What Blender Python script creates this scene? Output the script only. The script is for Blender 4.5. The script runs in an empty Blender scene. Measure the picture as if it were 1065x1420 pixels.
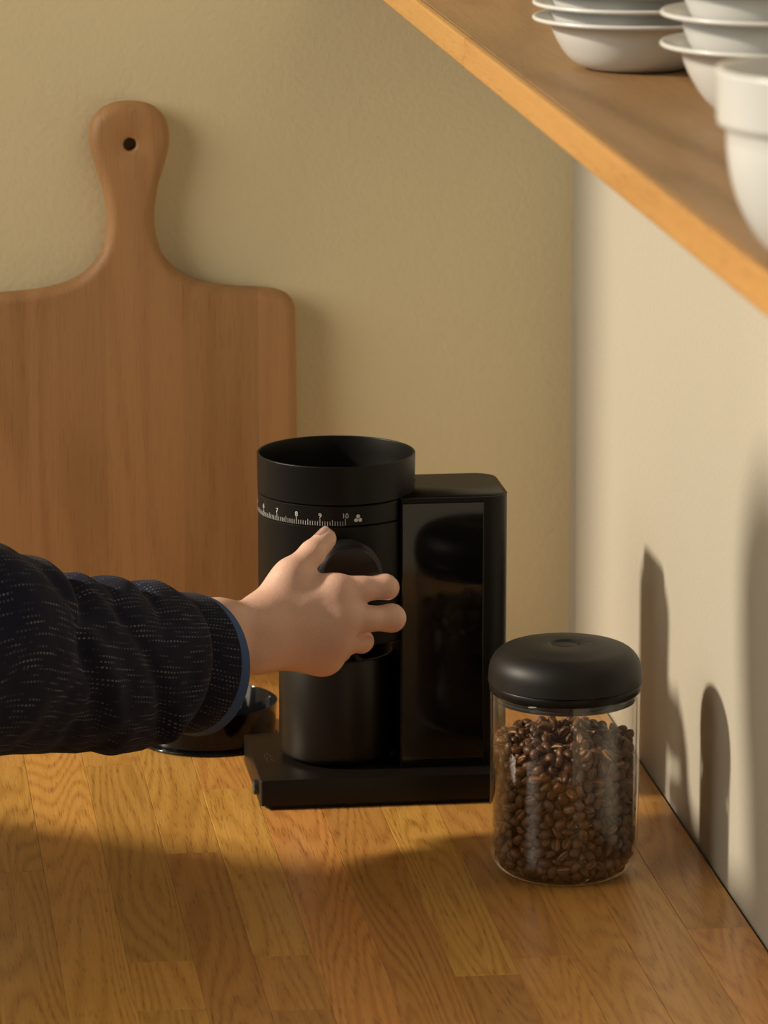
import bpy, bmesh, math, random
import numpy as np
from mathutils import Vector, Matrix, noise as mnoise

random.seed(7); np.random.seed(7)
scene = bpy.context.scene
COL = scene.collection
PI = math.pi

# ------------------------------------------------------------------ camera
# x runs along the back wall, y into the picture, z up; the corner of the two walls on the worktop is 0,0,0
IMW, IMH, FPX = 1065.0, 1420.0, 6100.0
TH, PS = math.radians(12.57), math.radians(7.22)
CAM = Vector((-0.6243, -3.653, 0.95))
FWD = Vector((math.sin(PS)*math.cos(TH), math.cos(PS)*math.cos(TH), -math.sin(TH)))
RT = Vector((math.cos(PS), -math.sin(PS), 0))
UP = RT.cross(FWD)
cd = bpy.data.cameras.new('camera'); cam = bpy.data.objects.new('camera', cd); COL.objects.link(cam)
cd.sensor_fit = 'HORIZONTAL'; cd.sensor_width = 36.0; cd.lens = 36.0*FPX/IMW
cd.clip_start = 0.1; cd.clip_end = 50
m = Matrix((RT, UP, -FWD)).transposed().to_4x4(); m.translation = CAM
cam.matrix_world = m
cd.dof.use_dof = True; cd.dof.focus_distance = 3.22; cd.dof.aperture_fstop = 19.0
scene.camera = cam

def pix(px, py, y):
    """point on the plane of depth y that photo pixel px,py looks at"""
    d = FWD + RT*((px-IMW/2)/FPX) - UP*((py-IMH/2)/FPX)
    return CAM + d*((y-CAM.y)/d.y)

# ------------------------------------------------------------------ light
world = bpy.data.worlds.new('world'); scene.world = world; world.use_nodes = True
bg = world.node_tree.nodes['Background']
bg.inputs[0].default_value = (0.95, 0.93, 0.90, 1); bg.inputs[1].default_value = 0.07

def aim(o, target):
    o.rotation_euler = (Vector(target)-o.location).to_track_quat('-Z', 'Y').to_euler()
def lamp(name, kind, loc, target, power, color, **kw):
    l = bpy.data.lights.new(name, kind); l.energy = power; l.color = color
    for k, v in kw.items(): setattr(l, k, v)
    o = bpy.data.objects.new(name, l); COL.objects.link(o); o.location = loc; aim(o, target); return o
# low late sun from the left, and the soft light of the room from the left behind the camera
lamp('sun', 'SUN', (-3, -0.3, 1.86), (0, -0.42, 0.36), 4.1, (1.0, 0.87, 0.68), angle=math.radians(4.2))
lamp('room_light', 'AREA', (-4.5, -2.1, 2.0), (-0.2, -0.1, 0.25), 128, (1.0, 0.89, 0.72), shape='DISK', size=3.2)

vs = scene.view_settings
vs.view_transform = 'Standard'; vs.look = 'None'; vs.gamma = 1.0; vs.use_curve_mapping = False
vs.exposure = 0.12

# ------------------------------------------------------------------ materials
class NT:
    def __init__(s, name):
        s.m = bpy.data.materials.new(name); s.m.use_nodes = True
        s.t = s.m.node_tree; s.b = s.t.nodes['Principled BSDF']; s.out = s.t.nodes['Material Output']
    def n(s, typ, **kw):
        x = s.t.nodes.new(typ)
        for k, v in kw.items(): setattr(x, k, v)
        return x
    def l(s, a, b): s.t.links.new(a, b)
    def math(s, op, a, b=None, c=None):
        x = s.n('ShaderNodeMath', operation=op)
        for i, v in enumerate((a, b, c)):
            if v is None: continue
            if hasattr(v, 'links'): s.l(v, x.inputs[i])
            else: x.inputs[i].default_value = v
        return x.outputs[0]
    def noise(s, vec, scale, detail=3, rough=0.5, dist=0.0):
        x = s.n('ShaderNodeTexNoise'); s.l(vec, x.inputs['Vector'])
        x.inputs['Scale'].default_value = scale; x.inputs['Detail'].default_value = detail
        x.inputs['Roughness'].default_value = rough; x.inputs['Distortion'].default_value = dist
        return x.outputs['Fac']
    def mapping(s, vec, scale):
        x = s.n('ShaderNodeMapping'); s.l(vec, x.inputs['Vector']); x.inputs['Scale'].default_value = scale
        return x.outputs[0]
    def ramp(s, fac, stops):
        x = s.n('ShaderNodeValToRGB'); s.l(fac, x.inputs[0]); e = x.color_ramp.elements
        while len(e) < len(stops): e.new(0.5)
        for i, (p, c) in enumerate(stops): e[i].position = p; e[i].color = (c[0], c[1], c[2], 1)
        return x.outputs[0]
    def mix(s, fac, a, b, blend='MIX'):
        x = s.n('ShaderNodeMix', data_type='RGBA', blend_type=blend)
        for i, v in ((0, fac), (6, a), (7, b)):
            if hasattr(v, 'links'): s.l(v, x.inputs[i])
            elif isinstance(v, (int, float)): x.inputs[i].default_value = v
            else: x.inputs[i].default_value = (v[0], v[1], v[2], 1)
        return x.outputs[2]
    def bump(s, h, strength, dist):
        x = s.n('ShaderNodeBump'); s.l(h, x.inputs['Height'])
        x.inputs['Strength'].default_value = strength; x.inputs['Distance'].default_value = dist
        s.l(x.outputs[0], s.b.inputs['Normal'])
    def set(s, **kw):
        for k, v in kw.items():
            i = s.b.inputs[k.replace('_', ' ')]
            i.default_value = (v[0], v[1], v[2], 1) if isinstance(v, tuple) and len(v) == 3 and i.type == 'RGBA' else v
        return s.m

def plain(name, col, rough, coord_noise=None, **kw):
    t = NT(name); t.set(Base_Color=col, Roughness=rough, **kw)
    if coord_noise:
        sc, st = coord_noise
        tc = t.n('ShaderNodeTexCoord'); t.bump(t.noise(tc.outputs['Object'], sc, 3), st, 0.0004)
    return t.m

def paint(name, col):
    t = NT(name); tc = t.n('ShaderNodeTexCoord'); v = tc.outputs['Object']
    big = t.noise(v, 2.2, 3, 0.6)
    c = t.mix(big, tuple(x*0.95 for x in col), tuple(min(1, x*1.05) for x in col))
    t.l(c, t.b.inputs['Base Color']); t.set(Roughness=0.62)
    h = t.math('ADD', t.noise(v, 210, 2, 0.5), t.math('MULTIPLY', t.noise(v, 60, 2), 0.8))
    t.bump(h, 0.35, 0.0012)
    return t.m

def wood(name, light, mid, dark, axis, ring=46.0, across=7.0, along=0.75, rough=0.42, tint=0.35, pore=0.55, coat=0.0, lam=0.0):
    """grain = contour lines of a stretched noise, plus fibres and short dark pores; axis = the grain's direction"""
    t = NT(name); tc = t.n('ShaderNodeTexCoord'); oi = t.n('ShaderNodeObjectInfo')
    add = t.n('ShaderNodeVectorMath', operation='MULTIPLY_ADD')
    rnd = t.n('ShaderNodeCombineXYZ')
    for i, k in enumerate((37.0, 53.0, 71.0)): t.l(t.math('MULTIPLY', oi.outputs['Random'], k), rnd.inputs[i])
    t.l(tc.outputs['Object'], add.inputs[0]); add.inputs[1].default_value = (1, 1, 1); t.l(rnd.outputs[0], add.inputs[2])
    v = add.outputs[0]
    def sc(a, b): r = [a, a, a]; r['XYZ'.index(axis)] = b; return tuple(r)
    n1 = t.noise(t.mapping(v, sc(across, along)), 1.0, 2, 0.45, 0.15)
    rings = t.math('SINE', t.math('MULTIPLY', n1, ring*2.2))
    rings = t.math('MULTIPLY_ADD', rings, 0.5, 0.5)
    fib = t.noise(t.mapping(v, sc(420, 9)), 1.0, 3, 0.6)
    pr = t.noise(t.mapping(v, sc(800, 45)), 1.0, 1, 0.5)
    blot = t.noise(t.mapping(v, sc(9, 2.0)), 1.0, 3, 0.5)
    c = t.mix(t.math('MULTIPLY', t.math('POWER', rings, 2.0), t.math('MULTIPLY_ADD', blot, 1.1, 0.02)), light, mid)
    c = t.mix(t.math('MULTIPLY', t.math('SUBTRACT', fib, 0.35), 0.9), c, mid)
    pm = t.ramp(pr, [(0.56, (0, 0, 0)), (0.68, (1, 1, 1))])
    c = t.mix(t.math('MULTIPLY', t.math('MULTIPLY', pm, t.math('MULTIPLY_ADD', rings, 0.7, 0.3)), pore), c, dark)
    c = t.mix(t.math('MULTIPLY', blot, 0.35), c, tuple(x*0.72 for x in mid))
    if lam:                                                   # glued-up strips: each has its own tone
        sx = t.n('ShaderNodeSeparateXYZ'); t.l(tc.outputs['Object'], sx.inputs[0])
        wn = t.n('ShaderNodeTexWhiteNoise', noise_dimensions='1D')
        t.l(t.math('FLOOR', t.math('MULTIPLY_ADD', sx.outputs[0], 1/lam, 0.35)), wn.inputs['W'])
        c = t.mix(t.math('MULTIPLY', wn.outputs['Value'], 0.45), c, tuple(x*1.35 for x in light))
    val = t.math('MULTIPLY_ADD', oi.outputs['Random'], tint, 1.0-tint*0.55)
    hsv = t.n('ShaderNodeHueSaturation'); t.l(c, hsv.inputs['Color']); t.l(val, hsv.inputs['Value'])
    h2 = t.math('FRACT', t.math('MULTIPLY', oi.outputs['Random'], 13.7))
    t.l(t.math('MULTIPLY_ADD', h2, 0.016*tint/0.35, 0.492), hsv.inputs['Hue'])
    t.l(hsv.outputs[0], t.b.inputs['Base Color'])
    t.set(Roughness=rough, Coat_Weight=coat, Coat_Roughness=0.25)
    t.bump(t.math('ADD', t.math('MULTIPLY', pm, -1.0), t.math('MULTIPLY', fib, 0.5)), 0.25, 0.0004)
    return t.m

M = {}
M['wall_back'] = paint('olive_paint', (0.79, 0.70, 0.455))
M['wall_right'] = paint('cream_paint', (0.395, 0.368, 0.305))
M['counter'] = wood('oak_staves', (0.67, 0.345, 0.086), (0.43, 0.185, 0.036), (0.20, 0.075, 0.016), 'Y', ring=105, across=11, along=0.9, rough=0.36, tint=0.36, pore=0.6, coat=0.12)
M['board'] = wood('beech_board', (0.45, 0.252, 0.102), (0.335, 0.172, 0.062), (0.18, 0.08, 0.028), 'Z', ring=34, across=9, along=1.1, rough=0.5, tint=0.14, pore=0.35, lam=0.064)
M['shelf'] = wood('shelf_wood_dim_top', (0.29, 0.172, 0.066), (0.18, 0.100, 0.034), (0.11, 0.05, 0.02), 'Y', ring=30, rough=0.45, tint=0.1)  # darker than the edge: the weak grazing light on top is in the colour
M['shelf_edge'] = wood('shelf_wood_lit_edge', (0.47, 0.265, 0.075), (0.36, 0.185, 0.045), (0.26, 0.11, 0.03), 'Y', ring=16, rough=0.45, tint=0.16)  # lighter than the top: the direct light on the edge is in the colour
M['black'] = plain('black_satin_plastic', (0.0045, 0.0040, 0.0036), 0.40, (900, 0.12), Specular_IOR_Level=0.22)
M['black_matte'] = plain('black_matte_plastic', (0.007, 0.0066, 0.0062), 0.48, (1200, 0.12), Specular_IOR_Level=0.3)
M['black_metal'] = plain('black_brushed_metal', (0.014, 0.011, 0.008), 0.36, (700, 0.1), Metallic=0.4, Specular_IOR_Level=0.35)
M['gloss'] = plain('black_gloss_panel', (0.004, 0.004, 0.004), 0.06)
M['satin'] = plain('black_smooth_plastic', (0.003, 0.003, 0.004), 0.1, Specular_IOR_Level=0.3)
M['seam'] = plain('seam_black', (0.003, 0.003, 0.003), 0.6)
M['rubber'] = plain('black_rubber', (0.01, 0.01, 0.01), 0.8)
M['knob'] = plain('knob_face_satin', (0.014, 0.009, 0.008), 0.34)
M['knurl'] = plain('knurled_metal', (0.03, 0.03, 0.031), 0.32, Metallic=0.7)
M['print'] = plain('printed_white', (0.62, 0.64, 0.63), 0.6)
M['etched'] = plain('etched_mark', (0.10, 0.09, 0.08), 0.35, Metallic=0.6)
M['button'] = plain('button_steel', (0.05, 0.06, 0.075), 0.3, Metallic=0.7)
M['floor'] = wood('floor_wood', (0.30, 0.2, 0.11), (0.2, 0.12, 0.06), (0.08, 0.05, 0.03), 'Y', rough=0.5)
M['cabinet'] = plain('cabinet_paint', (0.32, 0.28, 0.2), 0.5)
M['nail'] = plain('fingernail', (0.82, 0.56, 0.47), 0.30, Subsurface_Weight=0.15)
M['lining'] = plain('blue_lining', (0.035, 0.085, 0.23), 0.75, (1500, 0.3))

def enamel(name):
    t = NT(name); tc = t.n('ShaderNodeTexCoord')
    c = t.mix(t.noise(tc.outputs['Object'], 30, 3), (0.52, 0.53, 0.525), (0.56, 0.57, 0.565))
    t.l(c, t.b.inputs['Base Color']); t.set(Roughness=0.3, Coat_Weight=0.2)
    return t.m
M['enamel'] = enamel('white_glaze')

def skin():
    t = NT('skin'); tc = t.n('ShaderNodeTexCoord'); v = tc.outputs['Object']
    c = t.mix(t.noise(v, 38, 4, 0.6), (0.70, 0.44, 0.34), (0.77, 0.51, 0.41))
    c = t.mix(t.math('MULTIPLY', t.noise(v, 420, 2), 0.22), c, (0.42, 0.19, 0.12))
    t.l(c, t.b.inputs['Base Color'])
    t.set(Roughness=0.46, Subsurface_Weight=0.22, Subsurface_Scale=0.006)
    t.b.inputs['Subsurface Radius'].default_value = (1.0, 0.35, 0.18)
    vo = t.n('ShaderNodeTexVoronoi'); t.l(v, vo.inputs['Vector']); vo.inputs['Scale'].default_value = 900
    h = t.math('ADD', t.math('MULTIPLY', vo.outputs['Distance'], 0.6), t.noise(v, 160, 4))
    t.bump(h, 0.3, 0.0006)
    return t.m
M['skin'] = skin()

def fabric():
    """dark woven cloth: rows of broken pale stitches along the arm; UV in metres (u around, v along)"""
    t = NT('woven_jacket_cloth'); uv = t.n('ShaderNodeUVMap'); sp = t.n('ShaderNodeSeparateXYZ'); t.l(uv.outputs[0], sp.inputs[0])
    wob = t.noise(uv.outputs[0], 25, 2)
    u = t.math('MULTIPLY_ADD', wob, 0.004, sp.outputs[0]); v = sp.outputs[1]
    row = t.math('MULTIPLY', u, 1/0.0036); ri = t.math('FLOOR', row); rf = t.math('FRACT', row)
    line = t.math('LESS_THAN', t.math('ABSOLUTE', t.math('SUBTRACT', rf, 0.5)), 0.15)
    dsh = t.math('MULTIPLY', v, 1/0.0032); dash = t.math('LESS_THAN', t.math('FRACT', t.math('ADD', dsh, t.math('MULTIPLY', ri, 0.37))), 0.5)
    cmb = t.n('ShaderNodeCombineXYZ'); t.l(t.math('MULTIPLY', ri, 7.31), cmb.inputs[0]); t.l(t.math('MULTIPLY', v, 42), cmb.inputs[1])
    vis = t.ramp(t.noise(cmb.outputs[0], 1.0, 2), [(0.46, (0, 0, 0)), (0.66, (1, 1, 1))])
    fac = t.math('MULTIPLY', t.math('MULTIPLY', line, dash), vis)
    base = t.mix(t.noise(uv.outputs[0], 14, 3), (0.006, 0.008, 0.022), (0.011, 0.013, 0.032))
    base = t.mix(t.math('MULTIPLY', t.math('FRACT', t.math('MULTIPLY', u, 1/0.00075)), 0.35), base, (0.020, 0.021, 0.036))
    c = t.mix(t.math('MULTIPLY', fac, 0.62), base, (0.22, 0.24, 0.31))
    t.l(c, t.b.inputs['Base Color']); t.set(Roughness=0.9, Specular_IOR_Level=0.15, Sheen_Weight=0.03, Sheen_Roughness=0.5)
    h = t.math('ADD', t.math('MULTIPLY', fac, 0.8), t.noise(uv.outputs[0], 1300, 2))
    t.bump(h, 0.5, 0.0006)
    return t.m
M['cloth'] = fabric()

def glass():
    """clear thin-walled glass: every surface lets light straight through and mirrors a Fresnel share"""
    t = NT('clear_glass'); t.t.nodes.remove(t.b)
    tr = t.n('ShaderNodeBsdfTransparent'); tr.inputs[0].default_value = (0.965, 0.962, 0.945, 1)
    gl = t.n('ShaderNodeBsdfGlossy'); gl.inputs['Roughness'].default_value = 0.02; gl.inputs[0].default_value = (1, 1, 1, 1)
    lw = t.n('ShaderNodeLayerWeight'); lw.inputs[0].default_value = 0.5
    fr = t.n('ShaderNodeMath', operation='MULTIPLY_ADD'); fr.inputs[1].default_value = 0.95; fr.inputs[2].default_value = 0.05
    t.l(t.math('POWER', lw.outputs['Facing'], 5.0), fr.inputs[0])
    mx = t.n('ShaderNodeMixShader'); t.l(fr.outputs[0], mx.inputs[0]); t.l(tr.outputs[0], mx.inputs[1]); t.l(gl.outputs[0], mx.inputs[2])
    t.l(mx.outputs[0], t.out.inputs[0]); return t.m
M['glass'] = glass()

def bean_mat():
    t = NT('roasted_bean'); tc = t.n('ShaderNodeTexCoord'); oi = t.n('ShaderNodeObjectInfo'); ge = t.n('ShaderNodeNewGeometry')
    r = t.math('FRACT', t.math('ADD', oi.outputs['Random'], ge.outputs['Random Per Island']))
    c = t.mix(r, (0.068, 0.026, 0.010), (0.160, 0.068, 0.027))
    c = t.mix(t.math('MULTIPLY', t.noise(tc.outputs['Object'], 400, 3), 0.4), c, (0.07, 0.028, 0.012))
    t.l(c, t.b.inputs['Base Color']); t.set(Roughness=0.45)
    t.bump(t.noise(tc.outputs['Object'], 900, 3), 0.3, 0.0003)
    return t.m
M['cloth_plain'] = plain('jacket_cloth', (0.013, 0.012, 0.017), 0.9)
M['trousers'] = plain('dark_trousers', (0.03, 0.03, 0.035), 0.9)
M['hair'] = plain('dark_hair', (0.02, 0.014, 0.01), 0.6)
M['bean'] = bean_mat()
M['chaff'] = plain('bean_crease_chaff', (0.33, 0.17, 0.06), 0.7)

# ------------------------------------------------------------------ object helpers
def thing(name, label, cat, loc=(0, 0, 0), group=None, rotz=0.0):
    o = bpy.data.objects.new(name, None); COL.objects.link(o); o.empty_display_size = 0.03
    o.location = loc; o.rotation_euler = (0, 0, rotz); o['label'] = label; o['category'] = cat
    if group: o['group'] = group
    return o
def obj(name, me, mat, parent=None, loc=None, label=None, smooth=True, world=False):
    """me: bmesh or Mesh; world=True means the coordinates are world ones and become local to the (unrotated) parents"""
    if isinstance(me, bmesh.types.BMesh):
        b = me; me = bpy.data.meshes.new(name); b.to_mesh(me); b.free()
    if mat is not None and not me.materials:
        for x in (mat if isinstance(mat, (list, tuple)) else [mat]): me.materials.append(x)
    if smooth:
        me.polygons.foreach_set('use_smooth', [True]*len(me.polygons))
    o = bpy.data.objects.new(name, me); COL.objects.link(o)
    if parent is not None:
        o.parent = parent
        if world:
            p = parent; off = Vector()
            while p is not None: off += p.location; p = p.parent
            me.transform(Matrix.Translation(-off))
    if loc is not None: o.location = loc
    if label: o['label'] = label
    return o
def tag(o, label, cat, group=None):
    o['label'] = label; o['category'] = cat
    if group: o['group'] = group
    return o
def struct(o): o['kind'] = 'structure'; return o
def sharp(o, ang=35):
    me = o.data
    bm = bmesh.new(); bm.from_mesh(me)
    for e in bm.edges:
        if len(e.link_faces) == 2 and e.calc_face_angle(0) > math.radians(ang): e.smooth = False
    bm.to_mesh(me); bm.free(); return o

def box(x0, x1, y0, y1, z0, z1, bev=0.0, seg=2, bm=None):
    b = bm or bmesh.new()
    r = bmesh.ops.create_cube(b, size=1.0)
    for v in r['verts']:
        v.co = Vector(((x0+x1)/2+v.co.x*(x1-x0), (y0+y1)/2+v.co.y*(y1-y0), (z0+z1)/2+v.co.z*(z1-z0)))
    if bev > 0:
        es = list({e for v in r['verts'] for e in v.link_edges})
        bmesh.ops.bevel(b, geom=es, offset=bev, segments=seg, profile=0.5, affect='EDGES')
    return b
def lathe(profile, seg=96, cx=0.0, cy=0.0, close=False):
    """revolve (r, z) points; r = 0 ends become poles"""
    b = bmesh.new(); rings = []
    for r, z in profile:
        if r < 1e-6: rings.append([b.verts.new((cx, cy, z))])
        else: rings.append([b.verts.new((cx+r*math.cos(2*PI*i/seg), cy+r*math.sin(2*PI*i/seg), z)) for i in range(seg)])
    pairs = list(zip(rings[:-1], rings[1:]))
    if close: pairs.append((rings[-1], rings[0]))
    for a, c in pairs:
        for i in range(seg):
            j = (i+1) % seg
            if len(a) == 1 and len(c) == 1: continue
            if len(a) == 1: b.faces.new((a[0], c[j], c[i]))
            elif len(c) == 1: b.faces.new((a[i], a[j], c[0]))
            else: b.faces.new((a[i], a[j], c[j], c[i]))
    bmesh.ops.recalc_face_normals(b, faces=b.faces)
    return b
def arc(cx, cz, r, a0, a1, n=6):
    return [(cx+r*math.cos(math.radians(a0+(a1-a0)*i/n)), cz+r*math.sin(math.radians(a0+(a1-a0)*i/n))) for i in range(n+1)]
def rrect(x0, x1, y0, y1, radii, n=10):
    """rounded rectangle, radii = (x0y0, x1y0, x1y1, x0y1), counter-clockwise"""
    pts = []
    for (cx, cy, a), r in zip(((x0, y0, 180), (x1, y0, 270), (x1, y1, 0), (x0, y1, 90)), radii):
        sx = 1 if cx == x0 else -1; sy = 1 if cy == y0 else -1
        if r <= 0: pts.append((cx, cy)); continue
        pts += arc(cx+sx*r, cy+sy*r, r, a, a+90, n)
    return pts
def prism(outline, z0, z1, bev=0.0, seg=2):
    b = bmesh.new()
    lo = [b.verts.new((x, y, z0)) for x, y in outline]; hi = [b.verts.new((x, y, z1)) for x, y in outline]
    b.faces.new(lo[::-1]); top = b.faces.new(hi); n = len(lo)
    for i in range(n): b.faces.new((lo[i], lo[(i+1) % n], hi[(i+1) % n], hi[i]))
    if bev > 0:
        bmesh.ops.bevel(b, geom=list(top.edges), offset=bev, segments=seg, profile=0.5, affect='EDGES')
    return b
def mesh_np(name, V, Fq):
    me = bpy.data.meshes.new(name); me.from_pydata([tuple(map(float, v)) for v in V], [], [tuple(map(int, f)) for f in Fq]); me.update(); return me

# ------------------------------------------------------------------ the setting
def slab(name, mat, *a): return struct(obj(name, box(*a), mat, smooth=False))
slab('wall_back', M['wall_back'], -2.6, 0.12, 0.0, 0.12, -0.9, 1.7)
slab('wall_right', M['wall_right'], 0.0, 0.12, -3.0, 0.0, -0.9, 1.7)
slab('floor', M['floor'], -2.6, 0.12, -5.0, 0.12, -0.95, -0.9)

# countertop: oak staves, each one its own piece; the joints are where the photo shows them
counter = thing('countertop', 'honey oak butcher block worktop of glued staves under the coffee things', 'countertop', (-0.5, -0.55, -0.04))
seams = [-0.0022, -0.0475, -0.0938, -0.1365, -0.1782, -0.2214, -0.2665, -0.3118, -0.3525, -0.3937, -0.4386, -0.4846, -0.529]
while seams[-1] > -0.80: seams.append(seams[-1]-0.0437)
joints = {0: [-0.777, -0.20], 1: [-0.5217, -0.98], 2: [-0.36, -1.0], 3: [-0.8243, -0.33], 4: [-0.8577, -0.25], 5: [-0.13, -1.02],
          6: [-0.30, -1.04], 7: [-0.3878, -0.7992, -0.9128], 8: [-0.10, -0.5532], 9: [-0.3104, -0.8023, -0.902], 10: [-0.12, -1.0], 11: [-0.3039, -0.5834, -1.03]}
YB, YF = -0.0015, -1.18
for i in range(len(seams)-1):
    x1, x0 = seams[i], seams[i+1]
    js = joints.get(i) or sorted([-0.15-random.random()*0.4, -0.7-random.random()*0.35], reverse=True)
    ys = [YB]+sorted(js, reverse=True)+[YF]
    for ya, yb in zip(ys[:-1], ys[1:]):
        cx, cy = (x0+x1)/2, (ya+yb)/2; g = 0.00007
        dz = (random.random()-0.5)*0.00016
        b = box(-(x1-x0)/2+g, (x1-x0)/2-g, -(ya-yb)/2+g, (ya-yb)/2-g, -0.038, 0.0+dz, 0.0003, 1)
        o = obj('stave', b, M['counter'], counter, smooth=False)
        o.location = (cx+0.5, cy+0.55, 0.04)
    
base = struct(obj('cabinet_base_1', box(-0.80, -0.004, -1.12, -0.002, -0.9, -0.0385), M['cabinet'], smooth=False))  # plain cabinet body under the worktop, out of view

# ------------------------------------------------------------------ shelf along the right wall
SZ0, SZ1, SX = 0.600, 0.6195, -0.2005
shelf = thing('wall_shelf', 'long wooden shelf fixed along the cream wall, carrying white bowls', 'shelf', (-0.1, -1.0, SZ0))
obj('board', box(SX+0.004, -0.001, -2.0, -0.002, SZ0, SZ1, 0.0006, 1), M['shelf'], shelf, world=True, smooth=False)
JY = 0.75
for ya, yb in ((-0.002, -JY+0.0008), (-JY-0.0008, -2.0)):
    o = obj('edge_strip', box(-0.003, 0.003, -(ya-yb)/2, (ya-yb)/2, 0, SZ1-SZ0+0.0002, 0.0015, 2), M['shelf_edge'], shelf, smooth=False, label='edge strip of the shelf, coloured golden and lighter for the light falling on it')
    o.location = (SX+0.0005+0.1, (ya+yb)/2+1.0, 0)

# ------------------------------------------------------------------ white bowls on the shelf
def bowl_profile(rr, rb, rbase, h, lip=0.0022, th=0.0022):
    out = [(0, 0.0012), (rbase*0.92, 0.0012), (rbase, 0.0), (rbase*1.04, 0.0006)]
    zs = [0.0, 0.05, 0.14, 0.25, 0.37, 0.50, 0.63, 0.80, 1.0]; rs = [0.0, 0.19, 0.361, 0.51, 0.63, 0.735, 0.83, 0.925, 1.0]
    wall = [(rbase*1.04+(rb-rbase*1.04)*r_, 0.0006+(h-0.0042)*z_) for r_, z_ in zip(rs, zs)]
    out += wall[1:]
    out += [(rb+0.003, h-0.0035), (rr-lip, h-0.0022)]
    out += arc(rr-lip, h-0.0022+0.0014, 0.0014, -90, 150, 8)
    out += [(rb+0.002, h-0.001-th*0.4)]
    out += [(r_-th*0.85, z_+th*0.7) for r_, z_ in wall[::-1][1:]]
    out.append((0, th+0.0008))
    return out
def bowls(name, base_c, prof, n, pitch, labels, group):
    for k in range(n):
        o = obj(name, lathe(prof, 96), M['enamel'], loc=(base_c[0], base_c[1], SZ1+0.0003+k*pitch))
        o.rotation_euler = (0, 0, k*0.7); tag(o, labels[k], 'bowl', group)
c1 = (-0.1185, -0.925)
L1 = ['white flanged bowl at the bottom of the five-bowl stack on the shelf', 'white flanged bowl second from the bottom of the five-bowl stack',
      'white flanged bowl in the middle of the five-bowl stack', 'white flanged bowl fourth from the bottom of the five-bowl stack', 'white flanged bowl topmost of the five-bowl stack on the shelf']
bowls('flanged_bowl', c1, bowl_profile(0.0665, 0.0545, 0.031, 0.0325), 5, 0.0095, L1, 'stack of five flanged bowls on the shelf')
c2 = (-0.0835, -1.178)
L2 = ['deep white bowl at the bottom of the three-bowl stack behind the big collared bowl', 'deep white bowl in the middle of the three-bowl stack on the shelf', 'deep white bowl on top of the three-bowl stack on the shelf']
bowls('deep_bowl', c2, bowl_profile(0.0680, 0.0555, 0.024, 0.044), 3, 0.0178, L2, 'stack of three deep bowls on the shelf')
hb = 0.090; R3 = 0.0600
prof = [(0, 0.002), (0.022, 0.002), (0.024, 0.0), (0.0265, 0.001)]
for i in range(1, 13):
    a = i/12; prof.append((0.0265+(0.0545-0.0265)*math.sin(a*PI/2)**0.85, 0.001+(hb-0.030)*(a**1.35)))
prof += [(0.0556, hb-0.0275), (0.0585, hb-0.0262), (0.0590, hb-0.024), (R3-0.0004, hb-0.003)] + arc(R3-0.0018, hb-0.0018, 0.0018, 0, 170, 8)
prof += [(R3-0.0042, hb-0.006), (R3-0.0045, hb-0.024), (0.0515, hb-0.03)]
for i in range(11, -1, -1):
    a = i/12; prof.append((0.0235+(0.0515-0.0235)*math.sin(a*PI/2)**0.85, 0.004+(hb-0.033)*(a**1.35)))
prof.append((0, 0.004))
o = obj('collared_bowl', lathe(prof, 112), M['enamel'], loc=(-0.1605, -1.68, SZ1+0.0003)); tag(o, 'tall white bowl with a straight collar band, standing alone on the shelf', 'bowl')

# ------------------------------------------------------------------ cutting board leaning on the back wall
half = [(0.0, 0.4876), (0.0085, 0.4870), (0.0155, 0.4852), (0.0215, 0.4825), (0.0262, 0.4785), (0.0300, 0.4735), (0.0324, 0.4670), (0.0334, 0.4590), (0.0330, 0.4510), (0.0315, 0.4435), (0.0283, 0.4320), (0.0240, 0.4184), (0.0212, 0.4047),
        (0.0200, 0.3922), (0.0206, 0.3796), (0.0234, 0.3670), (0.0285, 0.3565), (0.0385, 0.3455), (0.0510, 0.3383), (0.0685, 0.3332), (0.0885, 0.3305), (0.1085, 0.3292),
        (0.1225, 0.3270), (0.1320, 0.3222), (0.1366, 0.3150), (0.1380, 0.3040), (0.1385, 0.2479), (0.1385, 0.20), (0.1385, 0.10), (0.1385, 0.020), (0.1366, 0.009), (0.1310, 0.0025), (0.122, 0.0)]
BT = 0.022
def smooth_line(pts, n):
    out = []
    for i in range(len(pts)-1):
        p0 = Vector(pts[max(i-1, 0)]); p1 = Vector(pts[i]); p2 = Vector(pts[i+1]); p3 = Vector(pts[min(i+2, len(pts)-1)])
        for k in range(n):
            t = k/n
            out.append(0.5*((2*p1)+(p2-p0)*t+(2*p0-5*p1+4*p2-p3)*t*t+(3*p1-p0-3*p2+p3)*t**3))
    out.append(Vector(pts[-1])); return out
hl = smooth_line(half, 3)
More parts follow.
